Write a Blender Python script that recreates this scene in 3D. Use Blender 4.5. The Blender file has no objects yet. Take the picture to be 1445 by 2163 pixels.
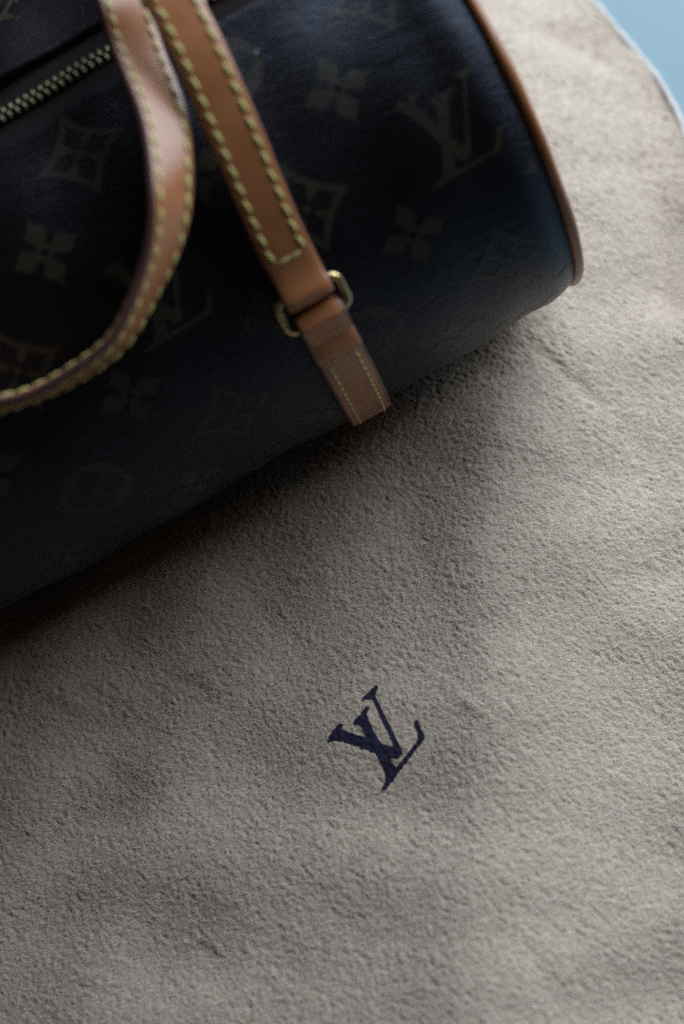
import bpy, bmesh, math, random
import numpy as np
from mathutils import Vector, Matrix
from mathutils.geometry import delaunay_2d_cdt

# ------------------------------------------------------------------ scene, camera, light
CM = 0.01
scene = bpy.context.scene
col = scene.collection
rng = np.random.default_rng(7)
random.seed(7)

PITCH, ROLL, CAM_H = math.radians(57), math.radians(32), 0.45108
F_ = Vector((0, math.cos(PITCH), -math.sin(PITCH)))
R_ = Vector((1, 0, 0))
U_ = R_.cross(F_)
cr, sr = math.cos(ROLL), math.sin(ROLL)
right, up = R_ * cr - U_ * sr, U_ * cr + R_ * sr
cam_data = bpy.data.cameras.new('camera')
cam = bpy.data.objects.new('camera', cam_data)
col.objects.link(cam)
M = Matrix((right, up, -F_)).transposed().to_4x4()
M.translation = (0, 0, CAM_H)
cam.matrix_world = M
cam_data.sensor_fit = 'HORIZONTAL'
cam_data.sensor_width = 24.0
cam_data.lens = 55.0
cam_data.clip_start, cam_data.clip_end = 0.01, 50
cam_data.dof.use_dof = True
cam_data.dof.focus_distance = 0.513
cam_data.dof.aperture_fstop = 4.5
scene.camera = cam

world = bpy.data.worlds.new('World')
scene.world = world
world.use_nodes = True
bgn = world.node_tree.nodes['Background']
bgn.inputs[0].default_value = (1.0, 0.86, 0.74, 1)
bgn.inputs[1].default_value = 0.018

def area(name, loc, target, sx, sy, power, color):
    d = bpy.data.lights.new(name, 'AREA')
    d.shape = 'RECTANGLE'; d.size, d.size_y = sx, sy
    d.energy = power; d.color = color
    o = bpy.data.objects.new(name, d); col.objects.link(o)
    o.location = loc
    o.rotation_euler = (Vector(target) - Vector(loc)).to_track_quat('-Z', 'Y').to_euler()
    return o
# daylight from one tall window on the far right of the table
area('window_light', (0.85, 0.70, 0.61), (0.03, 0.28, 0.0), 1.65, 1.05, 35, (0.72, 0.86, 1.0))

scene.view_settings.view_transform = 'Standard'
scene.view_settings.look = 'None'
scene.view_settings.exposure = 0.0
scene.view_settings.gamma = 1.0
scene.cycles.max_bounces = 6
scene.cycles.use_denoising = False

# ------------------------------------------------------------------ helpers
def mesh_obj(name, verts, faces, mat, parent=None, smooth=True, uv=None, matidx=None):
    me = bpy.data.meshes.new(name)
    verts = np.asarray(verts, dtype=np.float64)
    me.from_pydata(verts.tolist() if len(verts) < 200000 else [], [], faces if len(verts) < 200000 else [])
    mats = mat if isinstance(mat, (list, tuple)) else [mat]
    for m in mats: me.materials.append(m)
    if matidx is not None: me.polygons.foreach_set('material_index', np.asarray(matidx, dtype=np.int32))
    if smooth: me.polygons.foreach_set('use_smooth', np.ones(len(me.polygons), dtype=bool))
    if uv is not None:
        l = me.uv_layers.new(name='UVMap')
        idx = np.empty(len(me.loops), dtype=np.int32); me.loops.foreach_get('vertex_index', idx)
        l.data.foreach_set('uv', np.asarray(uv, dtype=np.float32)[idx].ravel())
    me.update()
    o = bpy.data.objects.new(name, me); col.objects.link(o)
    if parent: o.parent = parent
    return o

def big_grid(name, P, mat, parent):
    """grid mesh from an (n, m, 3) array, fast path"""
    n, m = P.shape[:2]
    me = bpy.data.meshes.new(name)
    me.vertices.add(n * m)
    me.vertices.foreach_set('co', P.reshape(-1).astype(np.float32))
    i = np.arange(n * m).reshape(n, m)
    q = np.stack([i[:-1, :-1], i[1:, :-1], i[1:, 1:], i[:-1, 1:]], -1).reshape(-1, 4)
    me.loops.add(q.size); me.polygons.add(len(q))
    me.loops.foreach_set('vertex_index', q.ravel().astype(np.int32))
    me.polygons.foreach_set('loop_start', np.arange(0, q.size, 4, dtype=np.int32))
    me.polygons.foreach_set('use_smooth', np.ones(len(q), dtype=bool))
    me.update(calc_edges=True); me.validate()
    me.materials.append(mat)
    o = bpy.data.objects.new(name, me); col.objects.link(o); o.parent = parent
    return o

def empty(name, loc, rz=0.0):
    o = bpy.data.objects.new(name, None); col.objects.link(o)
    o.location = loc; o.rotation_euler = (0, 0, rz); o.empty_display_size = 0.03
    return o

def catmull(P, n):
    P = np.asarray(P, float)
    E = np.vstack([2 * P[0] - P[1], P, 2 * P[-1] - P[-2]])
    out = []
    for i in range(1, len(E) - 2):
        p0, p1, p2, p3 = E[i - 1:i + 3]
        for k in range(n):
            t = k / n
            out.append(0.5 * (2 * p1 + (p2 - p0) * t + (2 * p0 - 5 * p1 + 4 * p2 - p3) * t * t + (3 * p1 - p0 - 3 * p2 + p3) * t ** 3))
    out.append(E[-2])
    return np.array(out)

def unit(v): return v / np.linalg.norm(v, axis=-1, keepdims=True)

# ------------------------------------------------------------------ materials
def new_mat(name):
    m = bpy.data.materials.new(name); m.use_nodes = True
    return m, m.node_tree.nodes, m.node_tree.links, m.node_tree.nodes['Principled BSDF']

def noise(n, l, vec, scale, detail=4, rough=0.55, dist=0.0):
    t = n.new('ShaderNodeTexNoise'); t.inputs['Scale'].default_value = scale
    t.inputs['Detail'].default_value = detail; t.inputs['Roughness'].default_value = rough
    t.inputs['Distortion'].default_value = dist
    if vec is not None: l.new(vec, t.inputs['Vector'])
    return t

def ramp(n, l, fac, stops):
    r = n.new('ShaderNodeValToRGB'); l.new(fac, r.inputs[0])
    e = r.color_ramp.elements
    e[0].position, e[0].color = stops[0][0], (*stops[0][1], 1)
    e[1].position, e[1].color = stops[1][0], (*stops[1][1], 1)
    for p, c in stops[2:]:
        x = e.new(p); x.color = (*c, 1)
    return r

def bump(n, l, h, strength, dist, prev=None):
    b = n.new('ShaderNodeBump'); b.inputs['Strength'].default_value = strength
    b.inputs['Distance'].default_value = dist; l.new(h, b.inputs['Height'])
    if prev is not None: l.new(prev, b.inputs['Normal'])
    return b.outputs[0]

def mapping(n, l, src, scale=(1, 1, 1), rot=(0, 0, 0)):
    m = n.new('ShaderNodeMapping'); m.inputs['Scale'].default_value = scale
    m.inputs['Rotation'].default_value = rot; l.new(src, m.inputs[0])
    return m.outputs[0]

def flannel_mat(name, base, dark, sheen=0.40):
    m, n, l, b = new_mat(name)
    tc = n.new('ShaderNodeTexCoord')
    a1 = noise(n, l, tc.outputs['Object'], 330, 5, 0.7)
    a2 = noise(n, l, tc.outputs['Object'], 1500, 3, 0.7)
    mx = n.new('ShaderNodeMath'); mx.operation = 'MULTIPLY_ADD'; mx.inputs[1].default_value = 0.55
    l.new(a2.outputs[0], mx.inputs[0]); 
    hf = n.new('ShaderNodeMath'); hf.operation = 'MULTIPLY'; hf.inputs[1].default_value = 0.45
    l.new(a1.outputs[0], hf.inputs[0]); l.new(hf.outputs[0], mx.inputs[2])
    r = ramp(n, l, mx.outputs[0], [(0.34, dark), (0.58, base)])
    l.new(r.outputs[0], b.inputs['Base Color'])
    b.inputs['Roughness'].default_value = 0.95
    b.inputs['Specular IOR Level'].default_value = 0.1
    b.inputs['Sheen Weight'].default_value = sheen
    b.inputs['Sheen Roughness'].default_value = 0.5
    b.inputs['Sheen Tint'].default_value = (0.78, 0.9, 1.0, 1)
    f1 = noise(n, l, tc.outputs['Object'], 1700, 4, 0.75, 0.3)
    l.new(bump(n, l, f1.outputs[0], 0.6, 0.0004), b.inputs['Normal'])
    return m

M_FLANNEL = flannel_mat('flannel', (0.61, 0.48, 0.37), (0.30, 0.21, 0.145))
m, n, l, b = new_mat('flannel_fibre')
b.inputs['Base Color'].default_value = (0.72, 0.60, 0.50, 1); b.inputs['Roughness'].default_value = 0.8
b.inputs['Specular IOR Level'].default_value = 0.2
M_FIBRE = m
M_HEM = flannel_mat('hem_tape', (0.66, 0.58, 0.53), (0.50, 0.43, 0.38))

m, n, l, b = new_mat('printed_ink')
tc = n.new('ShaderNodeTexCoord')
t = noise(n, l, tc.outputs['Object'], 1100, 4, 0.7)
r = ramp(n, l, t.outputs[0], [(0.3, (0.010, 0.009, 0.020)), (0.72, (0.034, 0.028, 0.062))])
l.new(r.outputs[0], b.inputs['Base Color']); b.inputs['Roughness'].default_value = 0.85
b.inputs['Specular IOR Level'].default_value = 0.15
l.new(bump(n, l, t.outputs[0], 0.5, 0.0004), b.inputs['Normal'])
M_INK = m

def canvas_mat(name, c1, c2, rough):
    m, n, l, b = new_mat(name)
    uv = n.new('ShaderNodeUVMap'); uv.uv_map = 'UVMap'      # u, v in metres along the axis / round the barrel
    v1 = mapping(n, l, uv.outputs[0], (260, 1500, 1), (0, 0, 0.25))
    w1 = noise(n, l, v1, 1.0, 4, 0.6, 0.5)
    v2 = mapping(n, l, uv.outputs[0], (900, 900, 1))
    w2 = noise(n, l, v2, 1.0, 3, 0.5)
    v3 = mapping(n, l, uv.outputs[0], (30, 60, 1))
    w3 = noise(n, l, v3, 1.0, 4, 0.6)
    r = ramp(n, l, w3.outputs[0], [(0.3, c1), (0.7, c2)])
    l.new(r.outputs[0], b.inputs['Base Color'])
    rr = n.new('ShaderNodeMapRange'); rr.inputs[3].default_value = rough - 0.07; rr.inputs[4].default_value = rough + 0.1
    l.new(w3.outputs[0], rr.inputs[0]); l.new(rr.outputs[0], b.inputs['Roughness'])
    b.inputs['Specular IOR Level'].default_value = 0.30
    b.inputs['Specular Tint'].default_value = (0.62, 0.72, 1.0, 1)
    v4 = mapping(n, l, uv.outputs[0], (70, 330, 1), (0, 0, 0.3))
    w4 = noise(n, l, v4, 1.0, 3, 0.55, 0.8)
    nb = bump(n, l, w4.outputs[0], 0.22, 0.0014)
    nb = bump(n, l, w1.outputs[0], 0.5, 0.0006, nb)
    nb = bump(n, l, w2.outputs[0], 0.2, 0.0003, nb)
    l.new(nb, b.inputs['Normal'])
    return m
M_CANVAS = canvas_mat('coated_canvas', (0.0065, 0.0048, 0.0050), (0.009, 0.0062, 0.0058), 0.32)
M_PRINT = canvas_mat('canvas_print', (0.024, 0.019, 0.010), (0.034, 0.027, 0.014), 0.36)

def leather_mat(name, c1, c2, rough, spec=0.5):
    m, n, l, b = new_mat(name)
    tc = n.new('ShaderNodeTexCoord')
    t = noise(n, l, tc.outputs['Object'], 60, 5, 0.6)
    r = ramp(n, l, t.outputs[0], [(0.3, c1), (0.7, c2)])
    l.new(r.outputs[0], b.inputs['Base Color'])
    t2 = noise(n, l, tc.outputs['Object'], 1800, 3, 0.6)
    l.new(bump(n, l, t2.outputs[0], 0.15, 0.0003), b.inputs['Normal'])
    rr = n.new('ShaderNodeMapRange'); rr.inputs[3].default_value = rough - 0.08; rr.inputs[4].default_value = rough + 0.08
    l.new(t.outputs[0], rr.inputs[0]); l.new(rr.outputs[0], b.inputs['Roughness'])
    b.inputs['Specular IOR Level'].default_value = spec
    return m
M_LEATHER = leather_mat('tan_leather', (0.35, 0.128, 0.048), (0.48, 0.185, 0.075), 0.27, 0.6)
M_EDGE = leather_mat('leather_edge_paint_shade', (0.075, 0.032, 0.028), (0.12, 0.052, 0.045), 0.38)  # brown edge paint, its colour darkened further to stand for shade on the edges
M_PIPING = leather_mat('piping_leather', (0.27, 0.092, 0.034), (0.40, 0.145, 0.052), 0.30)
M_THREAD, n, l, b = new_mat('yellow_thread')
b.inputs['Base Color'].default_value = (0.54, 0.46, 0.15, 1); b.inputs['Roughness'].default_value = 0.6
M_BRASS, n, l, b = new_mat('aged_brass')
b.inputs['Base Color'].default_value = (0.70, 0.50, 0.24, 1); b.inputs['Metallic'].default_value = 1.0
tc = n.new('ShaderNodeTexCoord'); t = noise(n, l, tc.outputs['Object'], 400, 3)
rr = n.new('ShaderNodeMapRange'); rr.inputs[3].default_value = 0.18; rr.inputs[4].default_value = 0.38
l.new(t.outputs[0], rr.inputs[0]); l.new(rr.outputs[0], b.inputs['Roughness'])
M_TOOTH, n, l, b = new_mat('antique_brass_teeth')
b.inputs['Base Color'].default_value = (0.13, 0.11, 0.065, 1); b.inputs['Metallic'].default_value = 1.0; b.inputs['Roughness'].default_value = 0.42
M_TAPE = flannel_mat('zip_tape', (0.018, 0.011, 0.011), (0.010, 0.007, 0.007), 0.02)
M_TABLE, n, l, b = new_mat('pale_blue_lacquer')
tc = n.new('ShaderNodeTexCoord'); t = noise(n, l, tc.outputs['Object'], 9, 4)
r = ramp(n, l, t.outputs[0], [(0.3, (0.15, 0.245, 0.285)), (0.7, (0.165, 0.265, 0.305))])
l.new(r.outputs[0], b.inputs['Base Color']); b.inputs['Roughness'].default_value = 0.45

# ------------------------------------------------------------------ table top
TABLE_Z = -3.2 * CM
def table():
    bm = bmesh.new()
    bmesh.ops.create_cube(bm, size=1.0)
    bmesh.ops.scale(bm, vec=(1.3, 1.3, 0.03), verts=bm.verts)
    bmesh.ops.bevel(bm, geom=bm.edges[:], offset=0.004, segments=2, affect='EDGES')
    me = bpy.data.meshes.new('table_top'); bm.to_mesh(me); bm.free()
    me.materials.append(M_TABLE)
    o = bpy.data.objects.new('table_top', me); col.objects.link(o)
    o.location = (0.0, 0.32, TABLE_Z - 0.015)
    o['kind'] = 'structure'; o['label'] = 'smooth pale blue table top under the dust bag'
table()

# ------------------------------------------------------------------ dust bag (flannel)
EP = np.array([0.832, -0.555]); EQ = np.array([0.555, 0.832])
EP /= np.linalg.norm(EP); EQ = np.array([-EP[1], EP[0]])
dust_bag = empty('dust_bag', (0, 0, TABLE_Z))
dust_bag['label'] = 'rumpled beige flannel dust bag with dark printed monogram, spread under the handbag'
dust_bag['category'] = 'dust bag'
DZ = TABLE_Z

# outline of the right-hand edge: p at q (cm)
EQK = np.array([-14, -4, 5, 10.7, 16.5, 20.0, 22.3, 24.6, 26.0, 27.6, 30.6, 34.7, 39.0, 41.6, 42.9, 44.4, 45.9, 47.5, 49.6, 52.0, 56.0])
EPK = np.array([-3.9, -4.2, -4.4, -4.5, -4.5, -4.55, -4.6, -4.75, -4.85, -4.75, -4.65, -4.58, -4.66, -5.0, -5.33, -5.89, -6.66, -7.63, -8.85, -10.6, -14.5])
QF = np.linspace(-14, 56, 1401)
_c = np.interp(QF, EQK, EPK)
_k = np.exp(-0.5 * (np.arange(-60, 61) * 0.05 / 0.6) ** 2); _k /= _k.sum()
PF = np.convolve(np.pad(_c, 60, mode='edge'), _k, mode='valid')
def edge_p(q): return np.interp(q, QF, PF)

# felted relief: band-limited, elongated noise on a periodic 0.05 cm grid
NW, NQ, H0 = 640, 1280, 0.05
fw = np.fft.fftfreq(NW, H0)[:, None]; fq = np.fft.fftfreq(NQ, H0)[None, :]
def field(lam_long, lam_short, ang, seed, soft=0.5):
    g = np.random.default_rng(seed).normal(size=(NW, NQ))
    c, s = math.cos(ang), math.sin(ang)
    fl = (fw * c + fq * s) * lam_long; fs = (-fw * s + fq * c) * lam_short
    rr = np.sqrt(fl ** 2 + fs ** 2)
    filt = np.exp(-0.5 * ((rr - 1.0) / soft) ** 2) * (rr > 0.02)
    f = np.real(np.fft.ifft2(np.fft.fft2(g) * filt))
    return f / f.std()
ANG = math.radians(35)
n1 = field(0.66, 0.27, ANG, 1); n1b = field(0.36, 0.28, ANG + 0.7, 11)
n2 = field(0.20, 0.15, ANG, 2); n3 = field(2.2, 1.4, 0.4, 3, 0.6); n4 = field(7.0, 4.5, -0.5, 4, 0.45)
n5 = field(0.16, 0.13, 0, 5)
patch = 0.8 + 0.4 * np.tanh(n3)
ridge = -np.abs(n1) * 0.6 + 0.5 * n1 + 0.4 * n1b
RELIEF = (0.0168 * ridge * patch + 0.0100 * n2 + 0.0080 * n5 + 0.007 * n3)
BROAD = 0.10 * n4
def samp(A, w, q):
    x = np.asarray(w) / H0; y = (np.asarray(q) + 14) / H0
    i = np.floor(x).astype(int); j = np.floor(y).astype(int); fx, fy = x - i, y - j
    i0, i1, j0, j1 = i % NW, (i + 1) % NW, j % NQ, (j + 1) % NQ
    return (A[i0, j0] * (1 - fx) * (1 - fy) + A[i1, j0] * fx * (1 - fy) + A[i0, j1] * (1 - fx) * fy + A[i1, j1] * fx * fy)
def sst(x): x = np.clip(x, 0, 1); return x * x * (3 - 2 * x)
# creases and soft folds: (x0, y0, x1, y1, half width, depth) in cm on the table plan
FOLDS = [(8.8, 31.3, 9.6, 28.4, 0.2, -0.10), (9.6, 28.2, 10.1, 26.0, 0.35, -0.06),
         (1.9, 28.0, 1.0, 23.5, 0.8, -0.12), (4.2, 25.8, 2.9, 21.0, 1.1, -0.13),
         (16.9, 45.8, 18.1, 43.6, 0.8, -0.6), (18.1, 43.6, 18.6, 41.8, 0.5, -0.35), (-9.8, 17.5, -6.5, 15.0, 0.9, -0.26),
         (-13.0, 21.0, -10.0, 17.0, 1.2, -0.2), (-1.5, 17.5, 3.5, 17.5, 1.3, -0.2),
         (-5.2, 21.0, -2.5, 16.5, 1.2, -0.14), (16.4, 36.5, 15.3, 31.5, 0.9, -0.55), (13.6, 33.5, 14.2, 31.0, 0.7, -0.25),
         (-9.0, 25.0, -5.0, 22.0, 1.4, -0.12), (4.5, 21.5, 5.8, 17.0, 1.0, -0.18)]
_g = np.random.default_rng(77)
for _ in range(30):                                                 # short irregular creases
    cx_, cy_ = _g.uniform(-13, 12), _g.uniform(12, 31)
    an_ = _g.normal(-1.15, 0.35); ln_ = _g.uniform(0.8, 2.6)
    FOLDS.append((cx_, cy_, cx_ + ln_ * math.cos(an_), cy_ + ln_ * math.sin(an_), _g.uniform(0.14, 0.4), _g.choice([-1, 1]) * _g.uniform(0.02, 0.06)))
def cloth_z(x, y):
    """height (cm) of the flannel above z = 0 at plan point x, y (cm)"""
    x = np.asarray(x, float); y = np.asarray(y, float)
    p = x * EP[0] + y * EP[1]; q = x * EQ[0] + y * EQ[1]
    w = edge_p(q) - p
    z = np.zeros_like(w) - 0.05
    z += -2.85 * (1 - sst((w + 0.2) / 7.0))                       # rolls down to the table at the right
    z += -2.9 * (1 - sst((54.5 - q) / 5.0)) * sst((w - 2) / 4)     # far end
    z += -2.9 * (1 - sst((q + 13.5) / 8.0))                        # near end
    z += -2.9 * (1 - sst((41.5 - w) / 8.0))                        # left side
    for x0, y0, x1, y1, hw, dep in FOLDS:
        dx, dy = x1 - x0, y1 - y0; L2 = dx * dx + dy * dy
        t = np.clip(((x - x0) * dx + (y - y0) * dy) / L2, 0, 1)
        d = np.hypot(x - x0 - t * dx, y - y0 - t * dy)
        along = 0.35 + 0.65 * np.sin(np.pi * np.clip(t * 0.9 + 0.05, 0, 1))
        z += dep * along * np.exp(-0.5 * (d / hw) ** 2)
    # pressed flat under the handbag
    s = x * A2[0] + (y - 36.477) * A2[1]; c = x * B2[0] + (y - 36.477) * B2[1]
    under = np.exp(-0.5 * (c / 2.2) ** 2) * sst((11.6 - s) / 1.5) * sst((s + 20.5) / 1.5)
    z += BROADS * samp(BROAD, w, q) * (1 - under)
    z = z * (1 - 0.9 * under) - 0.06 * under
    z += samp(RELIEF, w, q)
    return np.maximum(z, -3.12)
BROADS = 0.8
PSI = math.radians(-3.7037)
A2 = np.array([math.cos(PSI), math.sin(PSI)]); B2 = np.array([-math.sin(PSI), math.cos(PSI)])

def graded(a, f0, f1, b, h, hc):
    lo = np.linspace(a, f0, max(2, int(abs(f0 - a) / hc)), endpoint=False)
    mid = np.arange(f0, f1, h)
    hi = np.linspace(f1, b, max(2, int(abs(b - f1) / hc)))
    return np.concatenate([lo, mid, hi])
WA = graded(-0.001, 0.0, 23.5, 41.4, 0.05, 0.5)
QA = graded(-13.4, 4.5, 48.5, 54.4, 0.05, 0.5)
Wg, Qg = np.meshgrid(WA, QA, indexing='ij')
Pg = edge_p(Qg) - Wg
Xg = Pg * EP[0] + Qg * EQ[0]; Yg = Pg * EP[1] + Qg * EQ[1]
Zg = cloth_z(Xg, Yg)
big_grid('cloth', np.stack([Xg * CM, Yg * CM, Zg * CM - DZ], -1), M_FLANNEL, dust_bag)

# rolled seam along the right-hand edge
def tube(path, rad, seg=10, closed=False):
    path = np.asarray(path, float); n_ = len(path)
    T = np.gradient(path, axis=0) if not closed else np.roll(path, -1, 0) - np.roll(path, 1, 0)
    T = unit(T); V, Fc = [], []
    ref = np.array([0, 0, 1.0]) if abs(T[0][2]) < 0.9 else np.array([1.0, 0, 0])
    nrm = unit(ref - T[0] * (ref @ T[0]))
    rad = np.broadcast_to(rad, (n_,))
    for i in range(n_):
        nrm = unit(nrm - T[i] * (nrm @ T[i])); bn = np.cross(T[i], nrm)
        for k in range(seg):
            ph = 2 * math.pi * k / seg
            V.append(path[i] + rad[i] * (nrm * math.cos(ph) + bn * math.sin(ph)))
    for i in range(n_ if closed else n_ - 1):
        j = (i + 1) % n_
        for k in range(seg):
            k2 = (k + 1) % seg
            Fc.append((i * seg + k, i * seg + k2, j * seg + k2, j * seg + k))
    if not closed:
        Fc.append(tuple(range(seg))[::-1]); Fc.append(tuple((n_ - 1) * seg + k for k in range(seg)))
    return np.array(V), Fc
qs = np.arange(-13, 54, 0.12)
ps = edge_p(qs) + 0.05
hx, hy = ps * EP[0] + qs * EQ[0], ps * EP[1] + qs * EQ[1]
hz = cloth_z(hx - 0.1 * EP[0], hy - 0.1 * EP[1])
hz = np.maximum(np.convolve(np.pad(hz, 4, mode='edge'), np.ones(9) / 9, mode='valid') - 0.115, -3.06)
V, Fc = tube(np.stack([hx * CM, hy * CM, hz * CM - DZ], -1), (0.14 + 0.02 * np.sin(qs * 3.1) + 0.015 * np.sin(qs * 7.7)) * CM, 10)
mesh_obj('hem', V, Fc, M_HEM, dust_bag)

# --- the printed monogram: two outlined letters, traced in its own plane (cm, baseline along +x)
L_POLY = [(540,475),(548,455),(590,415),(625,365),(640,342),(655,338),(662,355),(650,380),(640,405),(655,455),(690,530),(720,585),(745,620),
          (800,725),(830,770),(850,795),(900,745),(950,685),(1000,625),(1018,605),(1025,580),(1022,530),(1005,490),(998,465),(1005,450),(1015,445),
          (1025,455),(1035,480),(1055,530),(1070,560),(1070,580),(1055,605),(1020,640),(960,715),(900,790),(860,830),(830,875),(800,905),(765,955),
          (748,965),(738,955),(745,935),(765,905),(775,870),(770,835),(750,780),(720,725),(700,690),(650,600),(620,545),(600,500),(580,485),(555,488)]
V_POLY = [(342,600),(350,580),(375,545),(410,500),(425,485),(440,478),(452,488),(452,505),(445,520),(490,540),(560,565),(620,580),(680,600),(735,620),
          (790,640),(830,648),(845,630),(830,600),(800,540),(770,470),(730,380),(700,310),(685,285),(665,282),(640,283),(615,297),(605,290),(612,275),
          (640,245),(675,210),(700,180),(712,174),(722,183),(718,200),(705,230),(702,260),(715,290),(760,380),(800,465),(835,535),(870,610),(895,660),
          (905,690),(885,718),(855,730),(830,725),(790,715),(740,700),(690,690),(640,665),(580,645),(500,622),(430,605),(400,600),(375,608),(350,615)]
# print size and place: letters 1.6 x 2.2 cm, turned on the cloth
LOGO_M = np.array([[3.589e-3, -2.0746e-3], [-2.4098e-3, -3.8562e-3]]); LOGO_T = np.array([-4.202, 25.343])
def letter_cm(poly):
    P = np.asarray(poly, float)
    return P @ LOGO_M.T + LOGO_T          # -> plan cm on the flannel
def in_poly(P, poly):
    x, y = P[:, 0], P[:, 1]; r = np.zeros(len(P), bool)
    a_ = np.asarray(poly); b_ = np.roll(a_, -1, 0)
    for (x0, y0), (x1, y1) in zip(a_, b_):
        c = (y0 > y) != (y1 > y)
        with np.errstate(divide='ignore', invalid='ignore'):
            r ^= c & (x < (x1 - x0) * (y - y0) / (y1 - y0 + 1e-30) + x0)
    return r
def densify(poly, h):
    out = []
    a_ = np.asarray(poly, float); b_ = np.roll(a_, -1, 0)
    for p, q in zip(a_, b_):
        k = max(1, int(np.ceil(np.linalg.norm(q - p) / h)))
        for i in range(k): out.append(p + (q - p) * i / k)
    return np.array(out)
def fill(polys, inside, h):
    """triangulate outlines plus a lattice of interior points; keep what `inside` accepts"""
    pts, edges = [], []
    for poly in polys:
        d = densify(poly, h); s0 = len(pts)
        pts += [tuple(p) for p in d]
        edges += [(s0 + i, s0 + (i + 1) % len(d)) for i in range(len(d))]
    allp = np.array(pts); lo, hi = allp.min(0), allp.max(0)
    gx, gy = np.meshgrid(np.arange(lo[0], hi[0], h), np.arange(lo[1], hi[1], h))
    g = np.stack([gx.ravel(), gy.ravel()], -1); g[:, 0] += 0.013 * h
    g = g[inside(g)]
    pts += [tuple(p) for p in g]
    v, e, f, *_ = delaunay_2d_cdt([Vector(p) for p in pts], edges, [], 0, 1e-6)
    v = np.array([(p.x, p.y) for p in v])
    f = [tuple(t) for t in f]
    c = np.array([v[list(t)].mean(0) for t in f])
    keep = inside(c)
    f = [t for t, k in zip(f, keep) if k]
    used = sorted({i for t in f for i in t}); mp = {u: i for i, u in enumerate(used)}
    return v[used], [tuple(mp[i] for i in t) for t in f]
def ccw(v, f):
    out = []
    for t in f:
        a_, b_, c_ = v[list(t)]
        out.append(t if np.cross(b_ - a_, c_ - a_) > 0 else t[::-1])
    return out

# ------------------------------------------------------------------ handbag: local frame in cm (x along barrel, y to the back, z up)
SX0, SX1, RB = -19.2, 10.75, 7.5
SMID = 0.5 * (SX0 + SX1)
ZIP_TH = math.radians(-5.5)
handbag = empty('handbag', (0, 0.36477, 0), PSI)
handbag['label'] = 'dark brown monogram canvas barrel handbag with tan leather straps lying on the dust bag'
handbag['category'] = 'handbag'
def rad(s, th):
    s = np.asarray(s, float); th = np.asarray(th, float)
    u_ = (s - SMID) / 15.0
    r = RB + 0.16 * (1 - u_ ** 2) - 0.10
    for e in (SX0, SX1):                                           # canvas curls in to the piping
        d = np.abs(s - e); r = r - 0.27 * np.clip(1 - d / 0.95, 0, 1) ** 2 + 0.05 * np.exp(-((d - 1.1) / 0.5) ** 2)
    r = r + 0.05 * np.sin(0.55 * s + 2.3 * th) + 0.035 * np.sin(1.3 * s - 3.7 * th + 1.0) + 0.02 * np.sin(2.1 * s + 5.0 * th)
    bot = np.clip((-np.cos(th) - 0.93) / 0.07, 0, 1)                # flattened where it rests
    tw = (th + math.pi) % (2 * math.pi) - math.pi                   # slumped: fuller towards the back
    r = r + 2.7 * np.exp(-((tw + 1.13) / 0.62) ** 2)
    return r - 0.07 * bot
def bag_pt(s, th, dr=0.0):
    r = rad(s, th) + dr
    return np.stack([np.asarray(s, float) + 0 * r, -r * np.sin(th), RB + r * np.cos(th)], -1)
ARC = 7.5
# canvas barrel, open along the zip, its two edges turned over as a lip
lip = 0.155
ths = np.concatenate([np.linspace(ZIP_TH + lip, ZIP_TH + lip + 0.25, 14)[:-1], np.linspace(ZIP_TH + lip + 0.25, ZIP_TH + 2 * math.pi - lip - 0.25, 150),
                      np.linspace(ZIP_TH + 2 * math.pi - lip - 0.25, ZIP_TH + 2 * math.pi - lip, 14)[1:]])
ss = np.concatenate([np.linspace(SX0, SX0 + 1.6, 18)[:-1], np.linspace(SX0 + 1.6, SX1 - 1.6, 90), np.linspace(SX1 - 1.6, SX1, 18)[1:]])
Sg, Tg = np.meshgrid(ss, ths, indexing='ij')
d0 = np.minimum(Tg - ths[0], ths[-1] - Tg) * ARC
dr = 0.13 * np.exp(-(d0 / 0.55) ** 2)
Pb = bag_pt(Sg, Tg, dr)
# the turned-over lip goes down into the opening on both sides
def lip_rows(sgn, base):
    rows = []
    for k, (da, dd) in enumerate([(0.05, 0.06), (0.07, -0.02), (0.06, -0.25)]):
        rows.append(bag_pt(ss, np.full_like(ss, base + sgn * da / ARC), 0.13 - 0.13 + dd))
    return np.stack(rows, 1)
Pb = np.concatenate([lip_rows(-1, ths[0])[:, ::-1], Pb, lip_rows(1, ths[-1])], 1)
Tfull = np.concatenate([np.repeat(ths[0], 3) - np.array([.03, .02, .01]), ths, np.repeat(ths[-1], 3) + np.array([.01, .02, .03])])
nS, nT = Pb.shape[:2]
idx = np.arange(nS * nT).reshape(nS, nT)
faces = [(int(a_), int(b_), int(c_), int(d_)) for a_, b_, c_, d_ in np.stack([idx[:-1, :-1], idx[:-1, 1:], idx[1:, 1:], idx[1:, :-1]], -1).reshape(-1, 4)]
uvS = np.repeat(ss, nT) * CM; uvT = np.tile(Tfull, nS) * ARC * CM
mesh_obj('barrel', Pb.reshape(-1, 3) * CM, faces, M_CANVAS, handbag, uv=np.stack([uvS, uvT], -1))
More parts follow.
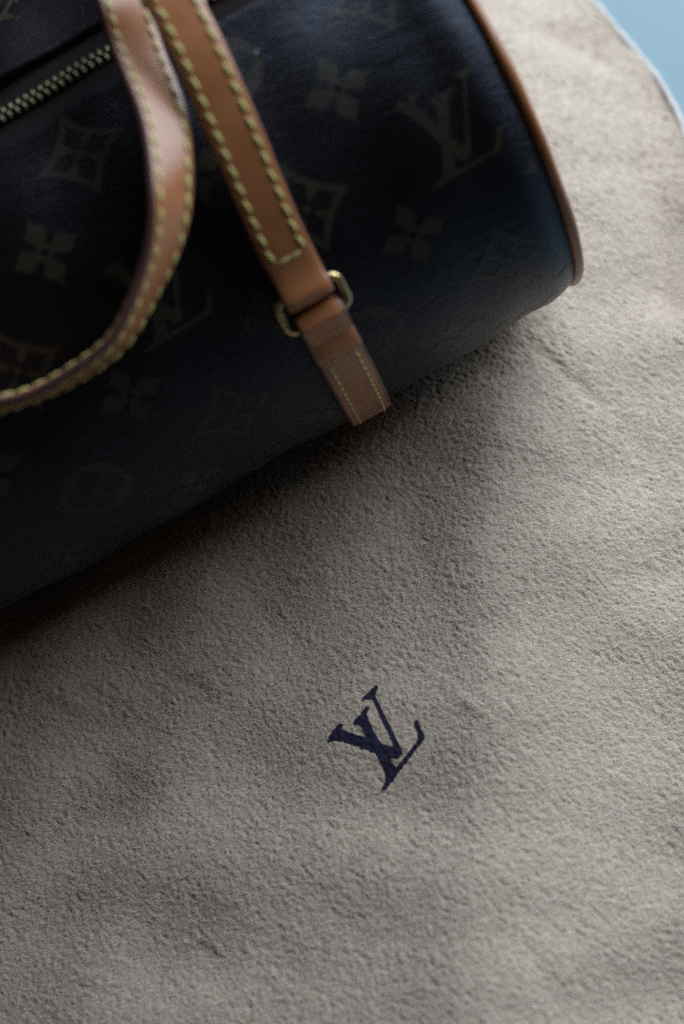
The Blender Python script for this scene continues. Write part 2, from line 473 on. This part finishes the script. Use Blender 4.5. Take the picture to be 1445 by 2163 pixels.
# round end panels and leather piping
for e, sg in ((SX1, 1), (SX0, -1)):
    rr_ = np.linspace(0, 1, 14); tt = np.linspace(0, 2 * math.pi, 97)[:-1]
    V = []; 
    for r_ in rr_:
        R0 = rad(e, tt) + 0.02
        V.append(np.stack([np.full_like(tt, e + sg * (0.05 + 0.5 * (1 - r_ ** 3))), -r_ * R0 * np.sin(tt), RB + r_ * R0 * np.cos(tt)], -1))
    V = np.concatenate(V); n_ = len(tt); Fc = []
    for i in range(len(rr_) - 1):
        for k in range(n_):
            q_ = (i * n_ + k, i * n_ + (k + 1) % n_, (i + 1) * n_ + (k + 1) % n_, (i + 1) * n_ + k)
            Fc.append(q_ if sg < 0 else q_[::-1])
    mesh_obj('end_panel', V * CM, Fc, M_CANVAS, handbag, uv=V[:, 1:] * CM)
    path = bag_pt(np.full_like(tt, e + sg * 0.12), tt, -0.07); path[:, 0] = e + sg * (0.12 + 0.02 * np.sin(3 * tt))
    pr = 0.185 + 0.012 * np.sin(9 * tt) + 0.01 * np.sin(17 * tt + 1)
    V, Fc = tube(path * CM, pr * CM, 12, closed=True)
    mesh_obj('piping', V, Fc, M_PIPING, handbag)

# zip: tape, coil of brass teeth
ta = np.linspace(ZIP_TH - 0.20, ZIP_TH + 0.20, 15)
sz = np.linspace(SX0 + 0.3, SX1 - 0.3, 60)
S2, T2 = np.meshgrid(sz, ta, indexing='ij')
Pz = bag_pt(S2, T2, -0.10)
nS, nT = Pz.shape[:2]; idx = np.arange(nS * nT).reshape(nS, nT)
faces = [tuple(int(v) for v in q_) for q_ in np.stack([idx[:-1, :-1], idx[:-1, 1:], idx[1:, 1:], idx[1:, :-1]], -1).reshape(-1, 4)]
zipper = mesh_obj('zip_tape', Pz.reshape(-1, 3) * CM, faces, M_TAPE, handbag)
def rounded_box(name, sx, sy, sz_, bev, mat, seg=2):
    bm = bmesh.new(); bmesh.ops.create_cube(bm, size=1.0)
    bmesh.ops.scale(bm, vec=(sx, sy, sz_), verts=bm.verts)
    bmesh.ops.bevel(bm, geom=bm.edges[:], offset=bev, segments=seg, affect='EDGES')
    me = bpy.data.meshes.new(name); bm.to_mesh(me); bm.free()
    for p_ in me.polygons: p_.use_smooth = True
    me.materials.append(mat); return me
tooth_me = rounded_box('zip_tooth', 0.195 * CM, 0.36 * CM, 0.16 * CM, 0.045 * CM, M_TOOTH, 2)
for side in (-1, 1):
    s_ = SX0 + 1.2 + (0.125 if side > 0 else 0)
    while s_ < SX1 - 1.2:
        th_ = ZIP_TH + side * 0.125 / ARC
        p_ = bag_pt(s_, th_, 0.0)
        o = bpy.data.objects.new('zip_tooth', tooth_me); col.objects.link(o); o.parent = zipper
        o.location = Vector(p_ * CM); o.rotation_euler = (th_ + side * 0.10 * 1, random.uniform(-.04, .04), side * 0.12)
        s_ += 0.25

# ------------------------------------------------------------------ printed motifs of the canvas
def flower_poly(scale, pet=0.37):
    one = [(0.14, 0.135), (0.30, 0.16), (0.42, 0.25), (0.54, pet * 0.88), (0.64, pet * 0.78), (0.74, 0.18), (0.88, 0.07), (1.07, 0.0)]
    half = one + [(x, -y) for x, y in one[-2::-1]]
    out = []
    for k in range(4):
        c, s = math.cos(-k * math.pi / 2), math.sin(-k * math.pi / 2)
        out += [(scale * (x * c - y * s), scale * (x * s + y * c)) for x, y in half]
    return out
def disc_poly(cx, cy, r, n_=20): return [(cx + r * math.cos(2 * math.pi * k / n_), cy + r * math.sin(2 * math.pi * k / n_)) for k in range(n_)]
def dia_poly(sz_):
    out = []
    for k in range(4):
        a0, a1 = k * math.pi / 2, (k + 1) * math.pi / 2
        p0 = np.array([math.cos(a0), math.sin(a0)]) * sz_; p1 = np.array([math.cos(a1), math.sin(a1)]) * sz_
        mid = (p0 + p1) / 2 * 0.62
        for i in range(8):
            t_ = i / 8; out.append(tuple((1 - t_) ** 2 * p0 + 2 * t_ * (1 - t_) * mid + t_ * t_ * p1))
    return out
def any_in(*polys):
    def f(P):
        r = np.zeros(len(P), bool)
        for p_ in polys: r |= in_poly(P, p_)
        return r
    return f
fl = flower_poly(1.05); fh = disc_poly(0, 0, 0.13, 12)
m_flower = fill([fl, fh], lambda P: any_in(fl)(P) & ~any_in(fh)(P), 0.16)
do = dia_poly(1.42); di = flower_poly(0.98, 0.36); dd = disc_poly(0, 0, 0.13, 12)
m_dia = fill([do, di, dd], lambda P: (any_in(do)(P) & ~any_in(di)(P)) | any_in(dd)(P), 0.14)
co = disc_poly(0, 0, 1.12, 40)
petals = [disc_poly(0.50 * math.cos(k * math.pi / 2), 0.50 * math.sin(k * math.pi / 2), 0.39, 22) for k in range(4)]
cd = disc_poly(0, 0, 0.17, 14)
m_circ = fill([co, cd] + petals, lambda P: (any_in(co)(P) & ~any_in(*petals)(P)) | any_in(cd)(P), 0.14)
# letters in their own frame: baseline along +x, cap height up
def letters_local():
    L_, V_ = letter_cm(L_POLY), letter_cm(V_POLY)
    b0, b1 = letter_cm([(745, 962)])[0], letter_cm([(1058, 604)])[0]
    e1 = unit(b1 - b0); e2 = np.array([-e1[1], e1[0]])
    f = lambda P: np.stack([(P - b0) @ e1, (P - b0) @ e2], -1)
    return f(L_), f(V_)
def printed_logo():
    Lp, Vp = letter_cm(L_POLY), letter_cm(V_POLY)
    g_ = np.random.default_rng(9)
    Lp, Vp = densify(Lp, 0.03), densify(Vp, 0.03)
    Lp = Lp + g_.normal(0, 0.0018, Lp.shape); Vp = Vp + g_.normal(0, 0.0018, Vp.shape)
    def swell(P, d):
        t_ = np.roll(P, -2, 0) - np.roll(P, 2, 0); n_ = unit(np.stack([t_[:, 1], -t_[:, 0]], -1))
        a_ = np.sum(P[:, 0] * np.roll(P[:, 1], -1) - np.roll(P[:, 0], -1) * P[:, 1])
        return P + n_ * d * (1 if a_ > 0 else -1)
    Lp, Vp = swell(Lp, 0.012), swell(Vp, 0.012)
    v, f = fill([Lp, Vp], any_in(Lp, Vp), 0.035)
    f = ccw(v, f)
    zz = np.max([cloth_z(v[:, 0] + 0.04 * math.cos(k), v[:, 1] + 0.04 * math.sin(k)) for k in np.arange(0, 6.2, 0.785)] + [cloth_z(v[:, 0], v[:, 1])], 0)
    P = np.stack([v[:, 0], v[:, 1], zz + 0.016], -1) * CM
    P[:, 2] -= DZ
    o = mesh_obj('printed_monogram', P, f, M_INK, dust_bag)
    o['label'] = 'dark navy printed LV monogram on the flannel'
printed_logo()
LL, VV = letters_local()
allv = np.vstack([LL, VV]); cen = (allv.min(0) + allv.max(0)) / 2; ext = allv.max(0) - allv.min(0)
kx, ky = 2.62 / ext[0], 2.62 / ext[1]
LLc, VVc = (LL - cen) * (kx, ky), (VV - cen) * (kx, ky)
m_lv = fill([LLc, VVc], any_in(LLc, VVc), 0.14)
def stamp(motif, s0, arc0, flip=1):
    v, f = motif
    v = ccw_v = np.asarray(v)
    s_ = s0 + flip * v[:, 0]; arc = arc0 - flip * v[:, 1]
    keepv = (s_ > SX0 + 0.25) & (s_ < SX1 - 0.25)
    f = [t for t in f if all(keepv[i] for i in t)]
    if len(f) < 4: return
    th_ = arc / ARC
    P = bag_pt(s_, th_, 0.016)
    d_ = np.minimum(np.abs(th_ - ths[0]), np.abs(th_ + 2 * math.pi - ths[-1])) * ARC
    P = bag_pt(s_, th_, 0.006 + 0.13 * np.exp(-(d_ / 0.55) ** 2))
    used = sorted({i for t in f for i in t}); mp = {u: i for i, u in enumerate(used)}
    f = [tuple(mp[i] for i in t) for t in f]
    P = P[used]
    # outward winding
    out = []
    for t in f:
        a_, b_, c_ = P[list(t)]; nn = np.cross(b_ - a_, c_ - a_); cc = (a_ + b_ + c_) / 3 - np.array([0, 0, RB]); cc[0] = 0
        out.append(t if nn @ cc > 0 else t[::-1])
    mesh_obj('printed_motif', P * CM, out, M_PRINT, handbag, uv=np.stack([s_[used] * CM, arc[used] * CM], -1))
PER = 4.68
for k in range(-1, 7):
    s_col, s_flo = 8.72 - PER * k, 6.40 - PER * k
    even = k % 2 == 0
    for arc in (4.02, 8.72, 13.4): stamp(m_flower, s_flo, arc)
    stamp(m_dia if even else m_circ, s_col - 0.15, 1.95)
    stamp(m_lv if even else m_dia, s_col, 6.5)
    stamp(m_dia if even else m_circ, s_col - 0.1, 11.1)
    stamp(m_lv if even else m_dia, s_col, 15.9)
    stamp(m_dia if even else m_circ, s_col, -4.1, -1)
    for arc in (-6.4, -11.0): stamp(m_flower, s_flo, arc, -1)
    stamp(m_lv if even else m_dia, s_col, -8.7, -1)

# ------------------------------------------------------------------ leather bands, stitches, rings
SW, ST = 1.50, 0.30
def band(name, path, wv, width=SW, thick=ST, parent=handbag, mats=(M_LEATHER, M_EDGE)):
    """leather band: rounded cross section swept along path, wv = width direction"""
    path = np.asarray(path, float); T = unit(np.gradient(path, axis=0))
    W = unit(wv - T * np.sum(wv * T, -1, keepdims=True)); N = np.cross(W, T)
    h, t2, e = width / 2, thick / 2, 0.11
    sec = [(-h + e, t2 * 0.96), (-h * 0.55, t2 * 1.05), (0, t2 * 1.12), (h * 0.55, t2 * 1.05), (h - e, t2 * 0.96), (h - 0.045, t2 * 0.74), (h, t2 * 0.22), (h, -t2 * 0.22), (h - 0.045, -t2 * 0.74),
           (h - e, -t2 * 0.96), (h * 0.55, -t2 * 1.05), (0, -t2 * 1.1), (-h * 0.55, -t2 * 1.05), (-h + e, -t2 * 0.96), (-h + 0.045, -t2 * 0.74), (-h, -t2 * 0.22), (-h, t2 * 0.22), (-h + 0.045, t2 * 0.74)]
    edge_k = {5, 6, 7, 8, 13, 14, 15, 16}
    m_ = len(sec); V, Fc, mi = [], [], []
    for i in range(len(path)):
        for x, z in sec: V.append(path[i] + W[i] * x + N[i] * z)
    for i in range(len(path) - 1):
        for k in range(m_):
            k2 = (k + 1) % m_
            Fc.append((i * m_ + k, (i + 1) * m_ + k, (i + 1) * m_ + k2, i * m_ + k2)); mi.append(1 if k in edge_k else 0)
    Fc.append(tuple(range(m_))); mi.append(1)
    Fc.append(tuple((len(path) - 1) * m_ + k for k in range(m_))[::-1]); mi.append(1)
    o = mesh_obj(name, np.array(V) * CM, Fc, list(mats), parent, matidx=mi)
    return o, T, W, N
def fix_normals(o):
    bm = bmesh.new(); bm.from_mesh(o.data); bmesh.ops.recalc_face_normals(bm, faces=bm.faces); bm.to_mesh(o.data); bm.free()
def stitch_mesh(length, dia, name='stitch'):
    bm = bmesh.new(); bmesh.ops.create_uvsphere(bm, u_segments=8, v_segments=6, radius=0.5)
    for v in bm.verts:
        z = v.co.z
        v.co = Vector((v.co.x * dia, v.co.y * dia * 0.8, math.copysign(abs(2 * z) ** 0.8, z) * 0.5 * length)) * CM
    me = bpy.data.meshes.new(name); bm.to_mesh(me); bm.free()
    for p_ in me.polygons: p_.use_smooth = True
    me.materials.append(M_THREAD); return me
ST_ME = stitch_mesh(0.42, 0.145); ST_ME2 = stitch_mesh(0.27, 0.10)
def place_stitch(me, pos, d, nrm, parent, slant=0.16):
    d = unit(d); nrm = unit(nrm - d * (nrm @ d)); x = np.cross(nrm, d)
    a_ = slant + random.uniform(-0.06, 0.06)
    d2 = d * math.cos(a_) + x * math.sin(a_); x2 = np.cross(nrm, d2)
    o = bpy.data.objects.new('stitch', me); col.objects.link(o); o.parent = parent
    Mx = Matrix((Vector(x2), Vector(nrm), Vector(d2))).transposed().to_4x4(); Mx.translation = Vector(pos * CM)
    o.matrix_local = Mx
def stitch_rows(path, T, W, N, parent, l0, l1, pitch, inset, width, thick, me, faces=(1,), vis=None, rows=(-1, 1)):
    seg = np.linalg.norm(np.diff(path, axis=0), axis=1); L = np.r_[0, np.cumsum(seg)]
    l1 = L[-1] + l1 if l1 <= 0 else l1
    rest_v, rest_f = [], []
    base_v = np.array([v.co for v in me.vertices]); base_f = [tuple(p_.vertices) for p_ in me.polygons]
    l_ = l0
    while l_ < l1:
        ip = lambda A: np.array([np.interp(l_, L, A[:, c]) for c in range(3)])
        P, t_, w_, n_ = ip(path), unit(ip(T)), unit(ip(W)), unit(ip(N))
        for fs in faces:
            for r_ in rows:
                pos = P + w_ * r_ * (width / 2 - inset) + n_ * fs * (thick / 2 * 1.0 + 0.005)
                if vis is None or vis(l_, fs): place_stitch(me, pos, t_, n_ * fs, parent)
                else:
                    x = np.cross(n_ * fs, t_); k = len(rest_v) * len(base_v)
                    rest_v.append((pos * CM + base_v[:, :1] * x + base_v[:, 1:2] * n_ * fs + base_v[:, 2:] * t_))
                    rest_f += [tuple(i + k for i in f) for f in base_f]
        l_ += pitch
    if rest_v:
        o = mesh_obj('stitching', np.concatenate(rest_v), rest_f, M_THREAD, parent); o['kind'] = 'stuff'

# ring frames: centre on the barrel, tangent (down the front), outward
RING_TH = math.radians(67.5)
def ring_frame(s0, back):
    sy = 1 if back else -1
    c = np.array([s0, sy * (RB + 0.42) * math.sin(RING_TH), RB + (RB + 0.42) * math.cos(RING_TH)])
    tan = np.array([0, sy * math.cos(RING_TH), -math.sin(RING_TH)])
    out = np.array([0, sy * math.sin(RING_TH), math.cos(RING_TH)])
    return c, tan, out
def make_ring(s0, back):
    c, tan, out = ring_frame(s0, back)
    ex = np.array([1.0, 0, 0]); hx_, hy_, rc = 0.98, 0.52, 0.24
    path = []
    for cx, cy, a0 in ((hx_ - rc, hy_ - rc, 0), (-hx_ + rc, hy_ - rc, 90), (-hx_ + rc, -hy_ + rc, 180), (hx_ - rc, -hy_ + rc, 270)):
        for k in range(7):
            a_ = math.radians(a0 + 15 * k); path.append(c + ex * (cx + rc * math.cos(a_)) + tan * (cy + rc * math.sin(a_)))
    V, Fc = tube(np.array(path) * CM, 0.125 * CM, 12, closed=True)
    return mesh_obj('strap_ring', V, Fc, M_BRASS, handbag)
def make_tab(s0, back):
    """leather tab: folded round the ring's lower bar, then down the barrel and under it"""
    c, tan, out = ring_frame(s0, back)
    bar = c + tan * 0.52; rb = 0.125 + ST / 2 + 0.01
    sy = 1 if back else -1
    pts = [bar + tan * 1.5 - out * (rb + 0.02), bar + tan * 0.75 - out * (rb + 0.02)]
    for k in range(9):
        a_ = math.radians(-90 - 22.5 * k)           # round the bar on the side away from the tab
        pts.append(bar + tan * rb * math.cos(a_) + out * rb * math.sin(a_))
    for th_d in np.arange(77, 150, 4.5):
        th_ = math.radians(th_d); lift = 0.17 + 0.42 * math.exp(-((th_d - 66) / 9.0) ** 2)
        r_ = float(rad(s0, th_)) + lift
        pts.append(np.array([s0, sy * r_ * math.sin(th_), RB + r_ * math.cos(th_)]))
    path = catmull(pts, 4); wv = np.tile([1.0, 0, 0], (len(path), 1)) * (1 if not back else -1)
    o, T, W, N = band('strap_tab', path, wv, SW * 1.02, 0.26); fix_normals(o)
    mid = len(path) // 2
    fs = 1 if N[mid] @ (path[mid] - np.array([s0, 0, RB])) > 0 else -1
    stitch_rows(path, T, W, N, o, 3.55, -0.3, 0.36, 0.30, SW, 0.26, ST_ME2, faces=(fs,), vis=(lambda l_, f_: not back and s0 > 0))
for s0 in (2.93, -12.9):
    for back in (False, True):
        make_ring(s0, back); make_tab(s0, back)

def handle(pts, wvs, s_ends, back, vis, box_stitch=False):
    """strap between two rings, each end folded round the ring's upper bar"""
    c0_, tan0, out0 = ring_frame(s_ends[0], back); c1_, tan1, out1 = ring_frame(s_ends[1], back)
    rb = 0.125 + ST / 2 + 0.01
    def fold(c, tan, out, w):
        bar = c - tan * 0.52
        f = [bar - tan * 1.5 - out * (rb + 0.03), bar - tan * 0.8 - out * (rb + 0.02)]
        for k in range(9):
            a_ = math.radians(-90 + 22.5 * k); f.append(bar + tan * rb * math.cos(a_) + out * rb * math.sin(a_))
        return f, [np.array(w, float)] * len(f)
    f0, w0 = fold(c0_, tan0, out0, wvs[0]); f1, w1 = fold(c1_, tan1, out1, wvs[-1])
    P = np.array(f0 + [np.array(p_, float) for p_ in pts] + f1[::-1]); Wv = np.array(w0 + [np.array(w_, float) for w_ in wvs] + w1)
    path = catmull(P, 6); wv = catmull(Wv, 6)
    o, T, W, N = band('handle', path, wv); fix_normals(o)
    stitch_rows(path, T, W, N, o, 3.9, -3.7, 0.5, 0.27, SW, ST, ST_ME, faces=(1, -1), vis=vis)
    if box_stitch:
        seg = np.linalg.norm(np.diff(path, axis=0), axis=1); L = np.r_[0, np.cumsum(seg)]
        ip = lambda A, l_: np.array([np.interp(l_, L, A[:, c]) for c in range(3)])
        for x in (-0.16, 0.16):
            l_ = 3.62; n_ = ip(N, l_); fs = 1 if n_ @ out0 > 0 else -1
            place_stitch(ST_ME, ip(path, l_) + ip(W, l_) * x + n_ * fs * (ST / 2 + 0.01), ip(W, l_), n_ * fs, o)
    return o, path, N
SR, SL = 2.93, -12.9
# standing handle in front
front_pts = [(2.95, -6.80, 11.62), (3.01, -6.05, 12.92), (3.27, -4.55, 14.91), (3.46, -3.04, 16.44), (3.53, -1.62, 17.54),
             (3.4, 1.0, 19.4), (0.9, 3.2, 21.8), (SMID, 3.8, 22.8), (-9.6, 1.8, 22.6), (-12.6, 0.1, 20.2),
             (-13.2, -2.24, 18.04), (-13.1, -4.7, 15.04), (-12.9, -6.15, 13.03), (-12.9, -6.8, 11.62)]
fw_ = [(1, 0, 0), (1, 0.02, 0), (1, 0.04, -0.06), (1, 0.06, -0.16), (0.97, 0.06, -0.26), (0.8, 0.3, -0.3), (0.3, 1, 0.1), (0, 1, 0), (-0.3, 1, 0.1), (-0.8, 0.6, -0.2), (-1, 0.2, 0), (-1, 0, 0), (-1, 0, 0), (-1, 0, 0)]
handle(front_pts, fw_, (SR, SL), False, lambda l_, f_: l_ < 14, box_stitch=True)
# rear handle, flopped forward over the zip and hanging in a loop on the front
cr_, cu_, cf_ = np.array([0.87, -0.39, -0.29]), np.array([0.48, 0.74, 0.46]), np.array([-0.04, 0.54, -0.84])
back_pts = [(2.93, 6.80, 11.62), (2.92, 6.3, 13.2), (2.85, 4.3, 15.8), (2.65, 2.2, 16.9), (2.39, 0.20, 16.91), (2.08, -1.36, 16.55), (1.78, -3.62, 15.92), (1.03, -5.37, 15.22),
            (0.30, -6.18, 14.59), (-0.72, -6.78, 13.95), (-2.22, -7.41, 13.27), (-3.82, -7.57, 13.13), (-5.25, -7.43, 13.15), (-6.62, -7.06, 13.43), (-8.3, -6.2, 14.3),
            (-9.6, -4.8, 15.5), (-10.4, -2.9, 16.7), (-10.9, -0.5, 17.2), (-11.2, 2.0, 17.1), (SL, 4.4, 15.7), (SL, 6.3, 13.2), (SL, 6.8, 11.62)]
def wmix(e_r, e_u, k, kf): return unit(k * unit(cr_ * e_r + cu_ * e_u) + kf * cf_)
back_w = [(1, 0, 0), (1, 0, 0), (1, -0.05, 0), (1, -0.12, 0), wmix(.96, .28, .95, .2), wmix(.96, .28, .92, .35), wmix(.96, .25, .85, .5), wmix(1, 0, .72, .70),
          wmix(.97, -.25, .5, .86), wmix(.87, -.5, .26, .96), wmix(.75, -.65, .1, .99), wmix(.5, -.85, .02, 1), wmix(.3, -.95, -.05, 1), wmix(0, -1, .15, .98), wmix(-.4, -.9, .4, .9),
          wmix(-.8, -.5, .7, .6), wmix(-1, -.2, .9, .3), (-1, 0, 0), (-1, 0, 0), (-1, 0, 0), (-1, 0, 0), (-1, 0, 0)]
handle(back_pts, back_w, (SR, SL), True, lambda l_, f_: 10 < l_ < 29)

# ------------------------------------------------------------------ fine nap on the flannel (uncountable fibres)
def fibres(name, x, y, length, width, lift, seed):
    g = np.random.default_rng(seed); n_ = len(x)
    z = cloth_z(x, y)
    ang = g.uniform(0, 2 * math.pi, n_); bend = g.normal(0, 0.9, n_)
    K = 4; pts = []
    cx, cy = x.copy(), y.copy(); 
    for k in range(K):
        hz_ = np.sin(np.pi * k / (K - 1) * 0.9) * lift
        pts.append(np.stack([cx, cy, cloth_z(cx, cy) + 0.008 + hz_], -1))
        a_ = ang + bend * k / K
        cx = cx + np.cos(a_) * length / (K - 1); cy = cy + np.sin(a_) * length / (K - 1)
    P = np.stack(pts, 1)
    inside = any_in(letter_cm(L_POLY), letter_cm(V_POLY))           # the inked nap lies flat: no pale fibre across the print
    hit = np.zeros(n_, bool)
    for k in range(K):
        for t_ in (0.0, 0.5):
            Q = P[:, k, :2] * (1 - t_) + P[:, min(k + 1, K - 1), :2] * t_
            hit |= inside(Q)
    keep = ~hit
    P = P[keep]; width = np.asarray(width)[keep]; n_ = len(P)
    T = np.gradient(P, axis=1); side = np.stack([-T[..., 1], T[..., 0], g.normal(0, 0.3, (n_, 1)) * np.abs(T[..., 0]) * 0], -1)
    side = side / (np.linalg.norm(side, axis=-1, keepdims=True) + 1e-9)
    tap = np.array([1, 1, 0.8, 0.35])[None, :, None]
    A = P + side * np.reshape(width, (-1, 1, 1)) * tap / 2; B = P - side * np.reshape(width, (-1, 1, 1)) * tap / 2
    V = np.stack([A, B], 2).reshape(n_, K * 2, 3) * CM; V[..., 2] -= DZ
    q = np.array([[2 * k, 2 * k + 1, 2 * k + 3, 2 * k + 2] for k in range(K - 1)])
    Fq = (q[None] + (np.arange(n_) * K * 2)[:, None, None]).reshape(-1, 4)
    me = bpy.data.meshes.new(name)
    me.vertices.add(V.size // 3); me.vertices.foreach_set('co', V.reshape(-1).astype(np.float32))
    me.loops.add(Fq.size); me.polygons.add(len(Fq))
    me.loops.foreach_set('vertex_index', Fq.ravel().astype(np.int32)); me.polygons.foreach_set('loop_start', np.arange(0, Fq.size, 4, dtype=np.int32))
    me.update(calc_edges=True); me.materials.append(M_FIBRE)
    o = bpy.data.objects.new(name, me); col.objects.link(o); o.parent = dust_bag; o['kind'] = 'stuff'
    return o
def scatter(n_, seed):
    g = np.random.default_rng(seed)
    w = g.uniform(0.3, 22.5, n_); q = g.uniform(5, 38, n_); p = edge_p(q) - w
    x, y = p * EP[0] + q * EQ[0], p * EP[1] + q * EQ[1]
    c = x * B2[0] + (y - 36.477) * B2[1]; s = x * A2[0] + (y - 36.477) * A2[1]
    ok = ~((np.abs(c) < 5.5) & (s < 10.3)) & ~((c > 5) & (s < 9))
    ok &= ~any_in(letter_cm(L_POLY), letter_cm(V_POLY))(np.stack([x, y], -1))
    return x[ok], y[ok]
x, y = scatter(170000, 21)
g = np.random.default_rng(5)
fibres('flannel_nap', x, y, g.uniform(0.10, 0.32, len(x)), g.uniform(0.005, 0.0145, len(x)), g.uniform(0.01, 0.09, len(x)), 31)
x, y = scatter(600, 22)
fibres('loose_fibres', x, y, g.uniform(0.4, 1.1, len(x)), np.full(len(x), 0.012), g.uniform(0.03, 0.15, len(x)), 32)
